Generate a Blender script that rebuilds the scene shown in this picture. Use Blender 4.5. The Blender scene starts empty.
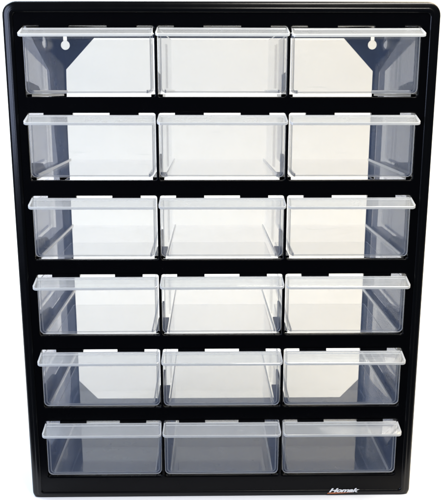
import bpy, bmesh, math, random
from mathutils import Matrix, Vector

scene = bpy.context.scene
C = scene.collection
R = math.radians

# ------------------------------------------------------------------ camera
cd = bpy.data.cameras.new('camera')
cd.sensor_width = 36.0
cd.sensor_fit = 'AUTO'
cd.lens = 704.77 / 500.0 * 36.0
cd.shift_x = 0.008
cd.shift_y = 0.0015
cd.clip_start = 0.01
cd.clip_end = 50
cam = bpy.data.objects.new('camera', cd)
C.objects.link(cam)
cam.location = (-0.0135, -0.6711, 0.4192)
cam.rotation_euler = (math.pi / 2 - 0.2231, 0, -0.0142)
scene.camera = cam

# ------------------------------------------------------------------ world, lamps, exposure
w = bpy.data.worlds.new('World')
scene.world = w
w.use_nodes = True
wb = w.node_tree.nodes['Background']
wb.inputs[0].default_value = (0.66, 0.80, 1.0, 1)
wb.inputs[1].default_value = 0.13


def lamp(name, loc, target, sx, sy, power, col):
    l = bpy.data.lights.new(name, 'AREA')
    l.shape = 'RECTANGLE'
    l.size, l.size_y = sx, sy
    l.energy = power
    l.color = col
    o = bpy.data.objects.new(name, l)
    C.objects.link(o)
    o.location = loc
    o.rotation_euler = (Vector(target) - Vector(loc)).to_track_quat('-Z', 'Y').to_euler()
    return o


lamp('backdrop_lamp_cool', (-0.95, 0.50, 1.50), (-0.62, 0.95, 0.10), 0.9, 0.7, 32, (0.75, 0.87, 1.0))
lamp('backdrop_lamp_warm', (0.95, 0.50, 1.50), (0.62, 0.95, 0.10), 0.9, 0.7, 29, (1.0, 0.83, 0.54))
lamp('window_lamp_left', (-1.05, -0.75, 0.70), (0, 0, 0.25), 0.45, 0.9, 14.0, (0.60, 0.70, 1.0))
lamp('ceiling_lamp_right', (0.42, -0.30, 1.30), (0.15, 0, 0.25), 0.8, 0.22, 17.5, (1.0, 0.95, 0.86))

scene.view_settings.view_transform = 'Standard'
scene.view_settings.look = 'None'
scene.view_settings.exposure = 0.0
scene.view_settings.gamma = 1.0
scene.render.engine = 'CYCLES'
scene.cycles.max_bounces = 24
scene.cycles.transparent_max_bounces = 48
scene.cycles.glossy_bounces = 6
scene.cycles.diffuse_bounces = 4
scene.cycles.transmission_bounces = 6
scene.cycles.caustics_reflective = True
scene.cycles.use_denoising = True

# ------------------------------------------------------------------ materials


def new_mat(name):
    m = bpy.data.materials.new(name)
    m.use_nodes = True
    nt = m.node_tree
    for n in list(nt.nodes):
        nt.nodes.remove(n)
    return m, nt, nt.nodes, nt.links


def math_node(nt, op, a, b=None, clamp=False):
    n = nt.nodes.new('ShaderNodeMath')
    n.operation = op
    n.use_clamp = clamp
    for i, v in enumerate((a, b)):
        if v is None:
            continue
        if isinstance(v, (int, float)):
            n.inputs[i].default_value = v
        else:
            nt.links.new(v, n.inputs[i])
    return n.outputs[0]


def noise(nt, scale, detail=3, rough=0.5, stretch=None, vary=False):
    tc = nt.nodes.new('ShaderNodeTexCoord')
    n = nt.nodes.new('ShaderNodeTexNoise')
    if vary:
        n.noise_dimensions = '4D'
        oi = nt.nodes.new('ShaderNodeObjectInfo')
        nt.links.new(math_node(nt, 'MULTIPLY', oi.outputs['Random'], 40.0), n.inputs['W'])
    n.inputs['Scale'].default_value = scale
    n.inputs['Detail'].default_value = detail
    n.inputs['Roughness'].default_value = rough
    if stretch:
        mp = nt.nodes.new('ShaderNodeMapping')
        mp.inputs['Scale'].default_value = stretch
        nt.links.new(tc.outputs['Object'], mp.inputs[0])
        nt.links.new(mp.outputs[0], n.inputs['Vector'])
    else:
        nt.links.new(tc.outputs['Object'], n.inputs['Vector'])
    return n.outputs['Fac']


def black_plastic(name, rough=0.26, spec=0.12):
    m, nt, N, L = new_mat(name)
    p = N.new('ShaderNodeBsdfPrincipled')
    p.inputs['Base Color'].default_value = (0.0010, 0.0010, 0.0016, 1)
    p.inputs['Specular IOR Level'].default_value = spec
    r = math_node(nt, 'MULTIPLY_ADD', noise(nt, 60, 4), 0.10)
    r.node.inputs[2].default_value = rough - 0.05
    L.new(r, p.inputs['Roughness'])
    b = N.new('ShaderNodeBump')
    b.inputs['Strength'].default_value = 0.10
    b.inputs['Distance'].default_value = 0.0002
    L.new(noise(nt, 900, 2), b.inputs['Height'])
    L.new(b.outputs[0], p.inputs['Normal'])
    o = N.new('ShaderNodeOutputMaterial')
    L.new(p.outputs[0], o.inputs[0])
    return m


def clear_plastic(name, haze0, haze1, tint=(0.900, 0.896, 0.878), hcol=(0.34, 0.52, 0.98), power=3.0, rough=0.03, mottled=0.4, fgraze=0.955, fbase=0.045):
    """thin-walled clear styrene: each face transmits, reflects by Schlick and scatters a little bluish haze"""
    m, nt, N, L = new_mat(name)
    geo = N.new('ShaderNodeNewGeometry')
    dot = N.new('ShaderNodeVectorMath')
    dot.operation = 'DOT_PRODUCT'
    bump = N.new('ShaderNodeBump')
    bump.inputs['Strength'].default_value = 0.25
    bump.inputs['Distance'].default_value = 0.0004
    L.new(noise(nt, 22, 2, vary=True), bump.inputs['Height'])
    L.new(bump.outputs[0], dot.inputs[0])
    L.new(geo.outputs['Incoming'], dot.inputs[1])
    c = math_node(nt, 'ABSOLUTE', dot.outputs['Value'])
    inv = math_node(nt, 'SUBTRACT', 1.0, c, True)
    p5 = math_node(nt, 'POWER', inv, 5.0)
    fr = math_node(nt, 'MULTIPLY_ADD', p5, fgraze)
    fr.node.inputs[2].default_value = fbase
    pg = math_node(nt, 'POWER', inv, power)
    hz = math_node(nt, 'MULTIPLY_ADD', pg, haze1 - haze0)
    hz.node.inputs[2].default_value = haze0
    mo = math_node(nt, 'MULTIPLY_ADD', noise(nt, 35, 5, 0.6, vary=True), mottled)
    mo.node.inputs[2].default_value = 1.0 - mottled * 0.5
    hz = math_node(nt, 'MULTIPLY', hz, mo, True)
    # faint scuffs: thin stretched streaks of extra haze
    st = math_node(nt, 'SUBTRACT', noise(nt, 60, 6, 0.75, (0.35, 1.0, 5.0), vary=True), 0.60, True)
    st = math_node(nt, 'MULTIPLY', st, 0.45, True)
    hz = math_node(nt, 'ADD', hz, st, True)
    tr = N.new('ShaderNodeBsdfTransparent')
    tr.inputs[0].default_value = (*tint, 1)
    df = N.new('ShaderNodeBsdfDiffuse')
    df.inputs[0].default_value = (*hcol, 1)
    tl = N.new('ShaderNodeBsdfTranslucent')
    tl.inputs[0].default_value = (*hcol, 1)
    sc = N.new('ShaderNodeMixShader')
    sc.inputs[0].default_value = 0.5
    L.new(df.outputs[0], sc.inputs[1])
    L.new(tl.outputs[0], sc.inputs[2])
    mh = N.new('ShaderNodeMixShader')
    L.new(hz, mh.inputs[0])
    L.new(tr.outputs[0], mh.inputs[1])
    L.new(sc.outputs[0], mh.inputs[2])
    gl = N.new('ShaderNodeBsdfGlossy')
    gl.inputs['Roughness'].default_value = rough
    gl.inputs[0].default_value = (1, 1, 1, 1)
    L.new(bump.outputs[0], gl.inputs['Normal'])
    mg = N.new('ShaderNodeMixShader')
    L.new(fr, mg.inputs[0])
    L.new(mh.outputs[0], mg.inputs[1])
    L.new(gl.outputs[0], mg.inputs[2])
    o = N.new('ShaderNodeOutputMaterial')
    L.new(mg.outputs[0], o.inputs[0])
    return m


def plain(name, col, rough=0.5, metal=0.0, var=0.03, scale=3.0, spec=0.3):
    m, nt, N, L = new_mat(name)
    p = N.new('ShaderNodeBsdfPrincipled')
    mix = N.new('ShaderNodeMixRGB')
    mix.inputs[1].default_value = (*[x * (1 - var) for x in col], 1)
    mix.inputs[2].default_value = (*[min(1, x * (1 + var)) for x in col], 1)
    L.new(noise(nt, scale, 4), mix.inputs[0])
    L.new(mix.outputs[0], p.inputs['Base Color'])
    p.inputs['Roughness'].default_value = rough
    p.inputs['Metallic'].default_value = metal
    p.inputs['Specular IOR Level'].default_value = spec
    o = N.new('ShaderNodeOutputMaterial')
    L.new(p.outputs[0], o.inputs[0])
    return m


M_BLACK = black_plastic('black_styrene')
M_BEZEL = black_plastic('black_styrene_gloss', 0.24, 0.27)
M_CLEAR = clear_plastic('clear_styrene_front', 0.075, 0.45, tint=(0.840, 0.834, 0.812), hcol=(0.40, 0.54, 0.92))
M_BIN = clear_plastic('clear_styrene_bin', 0.036, 0.12, tint=(0.968, 0.966, 0.958), fgraze=0.03, fbase=0.018)
M_FLOOR = clear_plastic('clear_styrene_scuffed_floor', 0.095, 0.08, tint=(0.995, 0.990, 0.985), hcol=(0.60, 0.70, 0.84), fgraze=0.9, mottled=0.6)
M_SIDE_SHADE = clear_plastic('side_shade_tint', 0.04, 0.10, tint=(0.63, 0.63, 0.65))  # tint that greys the backdrop seen through the left side opening
M_SIDE_SHADE_DARK = clear_plastic('side_shade_tint_dark', 0.04, 0.10, tint=(0.41, 0.42, 0.46))  # deeper tint, dims the view through the right side opening more
M_LIP = clear_plastic('clear_styrene_lip', 0.23, 0.50, tint=(0.95, 0.96, 0.96), hcol=(0.93, 0.94, 0.93))
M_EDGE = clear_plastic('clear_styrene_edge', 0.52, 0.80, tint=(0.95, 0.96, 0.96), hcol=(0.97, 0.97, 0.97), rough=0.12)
M_WHITE = plain('white_paper_sweep', (0.88, 0.88, 0.88), 0.9, spec=0.05)
M_LOGO = plain('white_print', (0.85, 0.85, 0.85), 0.5)
M_SWOOSH = plain('copper_print', (0.42, 0.13, 0.05), 0.5)

# ------------------------------------------------------------------ helpers


def link(name, me, mat, parent=None):
    o = bpy.data.objects.new(name, me)
    C.objects.link(o)
    for mm in (mat if isinstance(mat, (list, tuple)) else [mat]):
        me.materials.append(mm)
    if parent:
        o.parent = parent
    return o


def from_bm(name, bm, mat, parent=None, smooth=False):
    me = bpy.data.meshes.new(name)
    bmesh.ops.recalc_face_normals(bm, faces=bm.faces)
    bm.to_mesh(me)
    bm.free()
    if smooth:
        for p in me.polygons:
            p.use_smooth = True
    return link(name, me, mat, parent)


def rrect(x0, x1, z0, z1, r, n=6, rb=None):
    """rounded rectangle outline, counter-clockwise; rb = radius of the lower corners"""
    rb = r if rb is None else rb
    pts = []
    for cx, cz, a0, rr in ((x1 - r, z1 - r, 0, r), (x0 + r, z1 - r, 90, r), (x0 + rb, z0 + rb, 180, rb), (x1 - rb, z0 + rb, 270, rb)):
        for i in range(n + 1):
            a = R(a0 + 90 * i / n)
            pts.append((cx + rr * math.cos(a), cz + rr * math.sin(a)))
    return pts


def keyhole(cx, cz, r=0.0052, sw=0.0022, top=0.010, wide=1.0):
    pts = []
    a1 = math.asin(sw / r)
    n = 20
    for i in range(n + 1):
        a = math.pi / 2 + a1 + (2 * math.pi - 2 * a1) * i / n
        pts.append((cx + r * math.cos(a), cz + r * math.sin(a)))
    for i in range(7):
        a = math.pi * i / 6
        pts.append((cx + sw * math.cos(a), cz + top + sw * math.sin(a)))
    return [(cx + (x - cx) * wide, z) for x, z in pts]


def plate(name, outline, holes, thick, bevel, mat, parent, matrix, res=2):
    """flat plate with holes: local x,y outline, local z thickness (0..thick), softened edges"""
    cu = bpy.data.curves.new(name, 'CURVE')
    cu.dimensions = '2D'
    cu.fill_mode = 'BOTH'
    for pts in [outline] + list(holes):
        s = cu.splines.new('POLY')
        s.points.add(len(pts) - 1)
        for p, (a, b) in zip(s.points, pts):
            p.co = (a, b, 0, 1)
        s.use_cyclic_u = True
    cu.extrude = max(thick / 2 - bevel, 1e-5)
    cu.bevel_depth = bevel
    cu.bevel_resolution = res
    cu.offset = -bevel
    o = bpy.data.objects.new(name, cu)
    C.objects.link(o)
    bpy.context.view_layer.update()
    dg = bpy.context.evaluated_depsgraph_get()
    me = bpy.data.meshes.new_from_object(o.evaluated_get(dg))
    bpy.data.objects.remove(o)
    bpy.data.curves.remove(cu)
    me.name = name
    me.materials.clear()
    me.transform(Matrix.Translation((0, 0, thick / 2)))
    me.transform(matrix)
    bm = bmesh.new()
    bm.from_mesh(me)
    bmesh.ops.remove_doubles(bm, verts=bm.verts, dist=1e-6)
    bmesh.ops.recalc_face_normals(bm, faces=bm.faces)
    bm.to_mesh(me)
    bm.free()
    return link(name, me, mat, parent)


# local (x, y, z) -> world: x -> X, y -> Z, z -> Y
M_FRONT = Matrix(((1, 0, 0, 0), (0, 0, 1, 0), (0, 1, 0, 0), (0, 0, 0, 1)))
# local (x, y, z) -> world: x -> Y, y -> Z, z -> X
M_SIDE = Matrix(((0, 0, 1, 0), (1, 0, 0, 0), (0, 1, 0, 0), (0, 0, 0, 1)))


def box(bm, x0, x1, y0, y1, z0, z1, mi=0):
    vs = [bm.verts.new(p) for p in ((x0, y0, z0), (x1, y0, z0), (x1, y1, z0), (x0, y1, z0), (x0, y0, z1), (x1, y0, z1), (x1, y1, z1), (x0, y1, z1))]
    for f in ((0, 3, 2, 1), (4, 5, 6, 7), (0, 1, 5, 4), (1, 2, 6, 5), (2, 3, 7, 6), (3, 0, 4, 7)):
        fc = bm.faces.new([vs[i] for i in f])
        fc.material_index = mi
    return vs


def prism_x(bm, yz, x0, x1, mi=0):
    a = [bm.verts.new((x0, y, z)) for y, z in yz]
    b = [bm.verts.new((x1, y, z)) for y, z in yz]
    n = len(yz)
    bm.faces.new(a).material_index = mi
    bm.faces.new(list(reversed(b))).material_index = mi
    for i in range(n):
        j = (i + 1) % n
        bm.faces.new((a[i], b[i], b[j], a[j])).material_index = mi


# ------------------------------------------------------------------ setting: white paper sweep on a shelf
bm = bmesh.new()
ZT = -0.0039
prof = [(-0.045, ZT), (0.0, ZT), (0.3, ZT), (0.75, ZT)]
for i in range(1, 13):
    a = R(90 * i / 12)
    prof.append((0.75 + 0.45 * math.sin(a), ZT + 0.45 - 0.45 * math.cos(a)))
prof.append((1.2, 2.1))
rows = []
for x in (-1.7, -0.85, 0, 0.85, 1.7):
    rows.append([bm.verts.new((x, y, z)) for y, z in prof])
for a, b in zip(rows, rows[1:]):
    for i in range(len(prof) - 1):
        bm.faces.new((a[i], b[i], b[i + 1], a[i + 1]))
bg = from_bm('backdrop', bm, M_WHITE, smooth=True)
bg['kind'] = 'structure'
sm = bg.modifiers.new('thickness', 'SOLIDIFY')
sm.thickness = 0.004
sm.offset = -1

# ------------------------------------------------------------------ cabinet
W2 = 0.2
H = 0.4986
BASE0, PITCH = 0.0268, 0.078
COLS = (-0.1223, 0.0, 0.1225)
D = 0.1756
Z0 = -0.0038

cab = bpy.data.objects.new('storage_cabinet', None)
C.objects.link(cab)
cab['label'] = 'black plastic wall-hanging parts cabinet with eighteen clear empty drawers'
cab['category'] = 'storage cabinet'

# outer moulded rim, a soft raised bead all round
bm = bmesh.new()
prof = [(0.0000, 0.0120), (0.0000, 0.0040), (0.0003, 0.0027), (0.0012, 0.0017), (0.0024, 0.0011), (0.0044, 0.0005), (0.0056, 0.0003),
        (0.0062, 0.0000), (0.0067, -0.0003), (0.0073, -0.0004), (0.0082, -0.0004), (0.0100, -0.0004), (0.0100, 0.0050)]   # (inward, Y)
loops = []
for off, y in prof:
    r = max(0.0125 - off, 0.004)
    loops.append([bm.verts.new((x, y, z)) for x, z in rrect(-W2 + off, W2 - off, Z0 + off, H - off, r, 8, max(0.010 - off, 0.004))])
for a, b in zip(loops, loops[1:]):
    for i in range(len(a)):
        j = (i + 1) % len(a)
        bm.faces.new((a[i], a[j], b[j], b[i]))
rim = from_bm('front_rim', bm, M_BEZEL, cab, smooth=True)

holes = []
for k in range(6):
    zb = BASE0 + PITCH * k
    for cx in COLS:
        holes.append(rrect(cx - 0.0598, cx + 0.0598, zb - 0.0030, zb + 0.0602, 0.0022, 4))
plate('front_grid', rrect(-W2 + 0.0085, W2 - 0.0085, Z0 + 0.0085, H - 0.0085, 0.004, 6), holes, 0.0075, 0.0013, M_BLACK, cab,
      Matrix.Translation((0, 0.0002, 0)) @ M_FRONT, res=3)

# back panel: one octagonal opening and two hanging keyholes
hb = [(-0.1795 + 0.023, 0.0313), (0.1795 - 0.023, 0.0313), (0.1795, 0.0313 + 0.0248), (0.1795, 0.4786 - 0.0369),
      (0.1795 - 0.0353, 0.4786), (-0.1795 + 0.0353, 0.4786), (-0.1795, 0.4786 - 0.0369), (-0.1795, 0.0313 + 0.0248)]
plate('back_panel', rrect(-0.1888, 0.1866, 0.004, 0.4925, 0.004), [hb, keyhole(-0.1775, 0.4705), keyhole(0.1775, 0.4712)],
      0.0022, 0.0005, M_BLACK, cab, Matrix.Translation((0, D, 0)) @ M_FRONT)

# side panels, each with one large opening with cut-off corners
left_hole = [(0.030, 0.052), (0.052, 0.030), (0.150, 0.030), (0.168, 0.052), (0.168, 0.300), (0.148, 0.370), (0.137, 0.440), (0.040, 0.480), (0.030, 0.478)]
right_hole = [(0.030, 0.052), (0.052, 0.030), (0.150, 0.030), (0.1735, 0.052), (0.1735, 0.441), (0.062, 0.480), (0.030, 0.474)]
XR = 0.1857
plate('side_panel', [(0.0077, 0.004), (D, 0.004), (D, 0.4925), (0.0077, 0.4925)], [left_hole, keyhole(0.118, 0.4700, 0.0065, 0.003, 0.011, 1.9)],
      0.0008, 0.0002, M_BLACK, cab, Matrix.Translation((-0.1888, 0, 0)) @ M_SIDE)
plate('side_panel', [(0.0077, 0.004), (D, 0.004), (D, 0.4925), (0.0077, 0.4925)], [right_hole, keyhole(0.152, 0.4705, 0.0065, 0.003, 0.011, 1.9)],
      0.0008, 0.0002, M_BLACK, cab, Matrix.Translation((XR, 0, 0)) @ M_SIDE)
for s, fm in ((-1, M_SIDE_SHADE), (1, M_SIDE_SHADE_DARK)):  # sheets added to dim the view through the side openings, no cabinet part
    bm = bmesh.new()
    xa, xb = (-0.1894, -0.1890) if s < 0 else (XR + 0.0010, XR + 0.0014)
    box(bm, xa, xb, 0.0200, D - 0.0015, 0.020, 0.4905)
    from_bm('added_side_shade', bm, fm, cab)
bm = bmesh.new()
box(bm, -0.1878, XR - 0.0002, 0.0078, D - 0.0002, 0.488, 0.4915)
from_bm('top_panel', bm, M_BLACK, cab)
bm = bmesh.new()
box(bm, -0.1878, XR - 0.0002, 0.0078, D - 0.0002, 0.0185, 0.0215)
from_bm('bottom_panel', bm, M_BLACK, cab)

# drawer guides: a ledge along each side wall, short stubs at the two inner posts
for k in range(6):
    zb = BASE0 + PITCH * k
    for s in (-1, 1):
        bm = bmesh.new()
        xw = 0.1878 if s < 0 else XR - 0.0002
        xa, xb = sorted((s * xw, s * 0.1782))
        box(bm, xa, xb, 0.0079, 0.160, zb - 0.0032, zb - 0.0008)
        xa, xb = sorted((s * xw, s * (xw - 0.0028)))
        prism_x(bm, [(0.0079, zb - 0.0007), (0.080, zb - 0.0007), (0.066, zb + 0.007), (0.030, zb + 0.011), (0.0079, zb + 0.011)], xa, xb)
        from_bm('drawer_guide', bm, M_BLACK, cab)
    for s in (-1, 1):
        bm = bmesh.new()
        xc = s * 0.06115
        box(bm, xc - 0.0055, xc + 0.0055, 0.0079, 0.052, zb - 0.0032, zb - 0.0008)
        prism_x(bm, [(0.0079, zb - 0.0007), (0.050, zb - 0.0007), (0.050, zb + 0.018), (0.0079, zb + 0.020)], xc - 0.0011, xc + 0.0011)
        from_bm('drawer_guide', bm, M_BLACK, cab)

# stop tabs hanging under each bar
tb = bmesh.new()
box(tb, -0.0135, 0.0135, -0.0008, 0.0038, -0.0020, 0.0012)
tab_me = bpy.data.meshes.new('stop_tab')
bmesh.ops.recalc_face_normals(tb, faces=tb.faces)
tb.to_mesh(tab_me)
tb.free()
tab_me.materials.append(M_BLACK)
for k in range(6):
    for cx in COLS:
        for s in (-1, 1):
            o = bpy.data.objects.new('stop_tab', tab_me)
            C.objects.link(o)
            o.parent = cab
            o.location = (cx + s * 0.0307, 0, BASE0 + PITCH * k + 0.0602)

# lettering on the lower rim
fc = bpy.data.curves.new('brand_lettering', 'FONT')
fc.body = 'Homak'
fc.size = 0.0062
fc.shear = 0.42
fc.offset = 0.00022
fc.space_character = 0.94
fc.extrude = 0.00015
to = bpy.data.objects.new('t', fc)
C.objects.link(to)
bpy.context.view_layer.update()
me = bpy.data.meshes.new_from_object(to.evaluated_get(bpy.context.evaluated_depsgraph_get()))
bpy.data.objects.remove(to)
xs = [v.co.x for v in me.vertices]
x0, x1 = min(xs), max(xs)
sx = 0.0325 / (x1 - x0)
for v in me.vertices:
    x, y, z = v.co
    v.co = (0.1135 + (x - x0) * sx, -0.0006 - z, 0.0042 + y)
me.name = 'brand_lettering'
me.materials.clear()
link('brand_lettering', me, M_LOGO, cab)
sw = [(0.1118, 0.0021), (0.1127, 0.0034), (0.1180, 0.0039), (0.1400, 0.0037), (0.1300, 0.0028), (0.1200, 0.0022)]
bm = bmesh.new()
f = bm.faces.new([bm.verts.new((x, -0.00055, z)) for x, z in sw])
r = bmesh.ops.extrude_face_region(bm, geom=[f])
for v in [e for e in r['geom'] if isinstance(e, bmesh.types.BMVert)]:
    v.co.y += 0.0004
from_bm('brand_swoosh', bm, M_SWOOSH, cab)

# ------------------------------------------------------------------ one drawer (local origin: centre of its front, bottom edge)


def make_drawer():
    root = bpy.data.objects.new('drawer', None)
    C.objects.link(root)
    root.parent = cab
    # front panel
    fp = plate('front_panel', rrect(-0.0590, 0.0590, 0.0, 0.0579, 0.002, 5, 0.0048), [], 0.0022, 0.0006, [M_CLEAR, M_EDGE], root,
               Matrix.Translation((0, -0.0011, 0)) @ M_FRONT, res=2)
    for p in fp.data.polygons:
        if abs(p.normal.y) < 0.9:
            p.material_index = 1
    # bin: outer and inner shell, open at the top, narrowing a little to the back
    bm = bmesh.new()
    t = 0.0013

    def ring(y, hw, zb, zt, r):
        pts = [(-hw, zt)]
        for i in range(5):
            a = R(180 + 90 * i / 4)
            pts.append((-hw + r + r * math.cos(a), zb + r + r * math.sin(a)))
        for i in range(5):
            a = R(270 + 90 * i / 4)
            pts.append((hw - r + r * math.cos(a), zb + r + r * math.sin(a)))
        pts.append((hw, zt))
        return [bm.verts.new((x, y, z)) for x, z in pts]

    Y0, Y1 = 0.0014, 0.160
    oa = ring(Y0, 0.0572, 0.0006, 0.0560, 0.0042)
    ob = ring(Y1, 0.0560, 0.0006, 0.0585, 0.0042)
    ia = ring(Y0, 0.0572 - t, 0.0006 + t, 0.0560, 0.0030)
    ib = ring(Y1 - t, 0.0560 - t, 0.0006 + t, 0.0585, 0.0030)
    n = len(oa)
    for i in range(n - 1):
        bm.faces.new((oa[i], oa[i + 1], ob[i + 1], ob[i]))
        bm.faces.new((ia[i], ib[i], ib[i + 1], ia[i + 1]))
        f = bm.faces.new((oa[i], ia[i], ia[i + 1], oa[i + 1]))
        f.material_index = 1
    bm.faces.new(ob)
    bm.faces.new(ib)
    f = bm.faces.new((oa[0], ob[0], ib[0], ia[0])); f.material_index = 1
    f = bm.faces.new((oa[-1], ia[-1], ib[-1], ob[-1])); f.material_index = 1
    f = bm.faces.new((ob[0], ob[-1], ib[-1], ib[0])); f.material_index = 1
    bn = from_bm('bin', bm, [M_BIN, M_EDGE, M_FLOOR], root)
    for p in bn.data.polygons:
        if p.material_index == 0 and abs(p.normal.z) > 0.9:
            p.material_index = 2
    # divider ribs on both side walls
    for s in (-1, 1):
        bm = bmesh.new()
        for y in (0.047, 0.060):
            xa, xb = sorted((s * (0.0556 - (y * 0.0077)), s * 0.0534))
            box(bm, xa, xb, y, y + 0.0012, 0.0045, 0.0470)
        from_bm('divider_rib', bm, M_BIN, root)
    # bright moulded runners under the bin
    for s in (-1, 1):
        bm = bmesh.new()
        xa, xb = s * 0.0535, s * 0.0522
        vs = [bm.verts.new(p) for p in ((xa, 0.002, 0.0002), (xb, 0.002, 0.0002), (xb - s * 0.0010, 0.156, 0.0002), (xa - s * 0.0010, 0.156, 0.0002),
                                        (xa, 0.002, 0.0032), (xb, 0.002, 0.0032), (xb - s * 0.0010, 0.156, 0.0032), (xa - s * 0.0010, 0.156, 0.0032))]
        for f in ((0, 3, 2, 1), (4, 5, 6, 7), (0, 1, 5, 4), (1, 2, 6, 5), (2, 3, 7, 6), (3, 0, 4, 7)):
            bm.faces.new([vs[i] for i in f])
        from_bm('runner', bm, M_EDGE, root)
    # sloping finger lip: thin ledge, then a rim round its two ends and front
    bm = bmesh.new()
    path = []
    hw = 0.0592
    path.append((-hw, -0.0012, 0.0581))
    path.append((-hw - 0.0006, -0.0110, 0.0535))
    for i in range(6):
        a = R(180 + 90 * i / 5)
        rr = 0.0035
        x = -hw - 0.0008 + rr + rr * math.cos(a)
        y = -0.0130 + rr * math.sin(a)
        path.append((x, y, 0.0581 + (y + 0.0012) * 0.47))
    path += [(-x, y, z) for x, y, z in reversed(path)]
    top = [bm.verts.new(p) for p in path]
    bot = [bm.verts.new((x, y, z - 0.0014)) for x, y, z in path]
    bm.faces.new(top)
    bm.faces.new(list(reversed(bot)))
    for i in range(len(top)):
        j = (i + 1) % len(top)
        bm.faces.new((top[i], bot[i], bot[j], top[j]))
    lip = from_bm('finger_lip', bm, M_LIP, root)
    # rim swept along the path
    bm = bmesh.new()
    prof = [(0.0000, -0.0012), (0.0000, 0.0009), (-0.0004, 0.0013), (-0.0011, 0.0009), (-0.0011, -0.0012)]  # (outward, up), outward > 0
    P = [Vector(p) for p in path]
    secs = []
    for i, p in enumerate(P):
        t0 = (P[i] - P[i - 1]) if i > 0 else (P[1] - P[0])
        t1 = (P[i + 1] - P[i]) if i < len(P) - 1 else t0
        d = (t0.normalized() + t1.normalized()).normalized()
        out = Vector((d.y, -d.x, 0)).normalized()
        k = 1.0
        if i in (0, len(P) - 1):
            k = 0.35
        secs.append([bm.verts.new(p + out * (a + 0.0003) + Vector((0, 0, b * (k if b > 0 else 1)))) for a, b in prof])
    for a, b in zip(secs, secs[1:]):
        for i in range(len(prof)):
            j = (i + 1) % len(prof)
            bm.faces.new((a[i], a[j], b[j], b[i]))
    bm.faces.new(secs[0]); bm.faces.new(list(reversed(secs[-1])))
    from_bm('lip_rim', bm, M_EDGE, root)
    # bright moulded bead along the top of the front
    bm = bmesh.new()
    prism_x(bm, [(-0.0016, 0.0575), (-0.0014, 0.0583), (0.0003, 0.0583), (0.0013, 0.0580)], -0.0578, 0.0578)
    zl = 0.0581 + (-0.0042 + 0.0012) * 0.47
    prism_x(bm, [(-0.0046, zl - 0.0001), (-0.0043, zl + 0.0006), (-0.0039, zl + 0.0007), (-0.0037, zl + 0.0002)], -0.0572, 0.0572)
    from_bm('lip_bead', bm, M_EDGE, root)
    return root


proto = make_drawer()
parts = list(proto.children)
rnd = random.Random(4)
first = True
for k in range(5, -1, -1):
    for cx in COLS:
        if first:
            d = proto
            first = False
        else:
            d = proto.copy()
            C.objects.link(d)
            d.parent = cab
            for ch in parts:
                c = ch.copy()
                C.objects.link(c)
                c.parent = d
        d.location = (cx + rnd.uniform(-0.0003, 0.0003), rnd.uniform(-0.0005, 0.0002), BASE0 + PITCH * k + rnd.uniform(-0.0003, 0.0003))
        d.rotation_euler = (0, rnd.uniform(-0.003, 0.003), rnd.uniform(-0.004, 0.004))
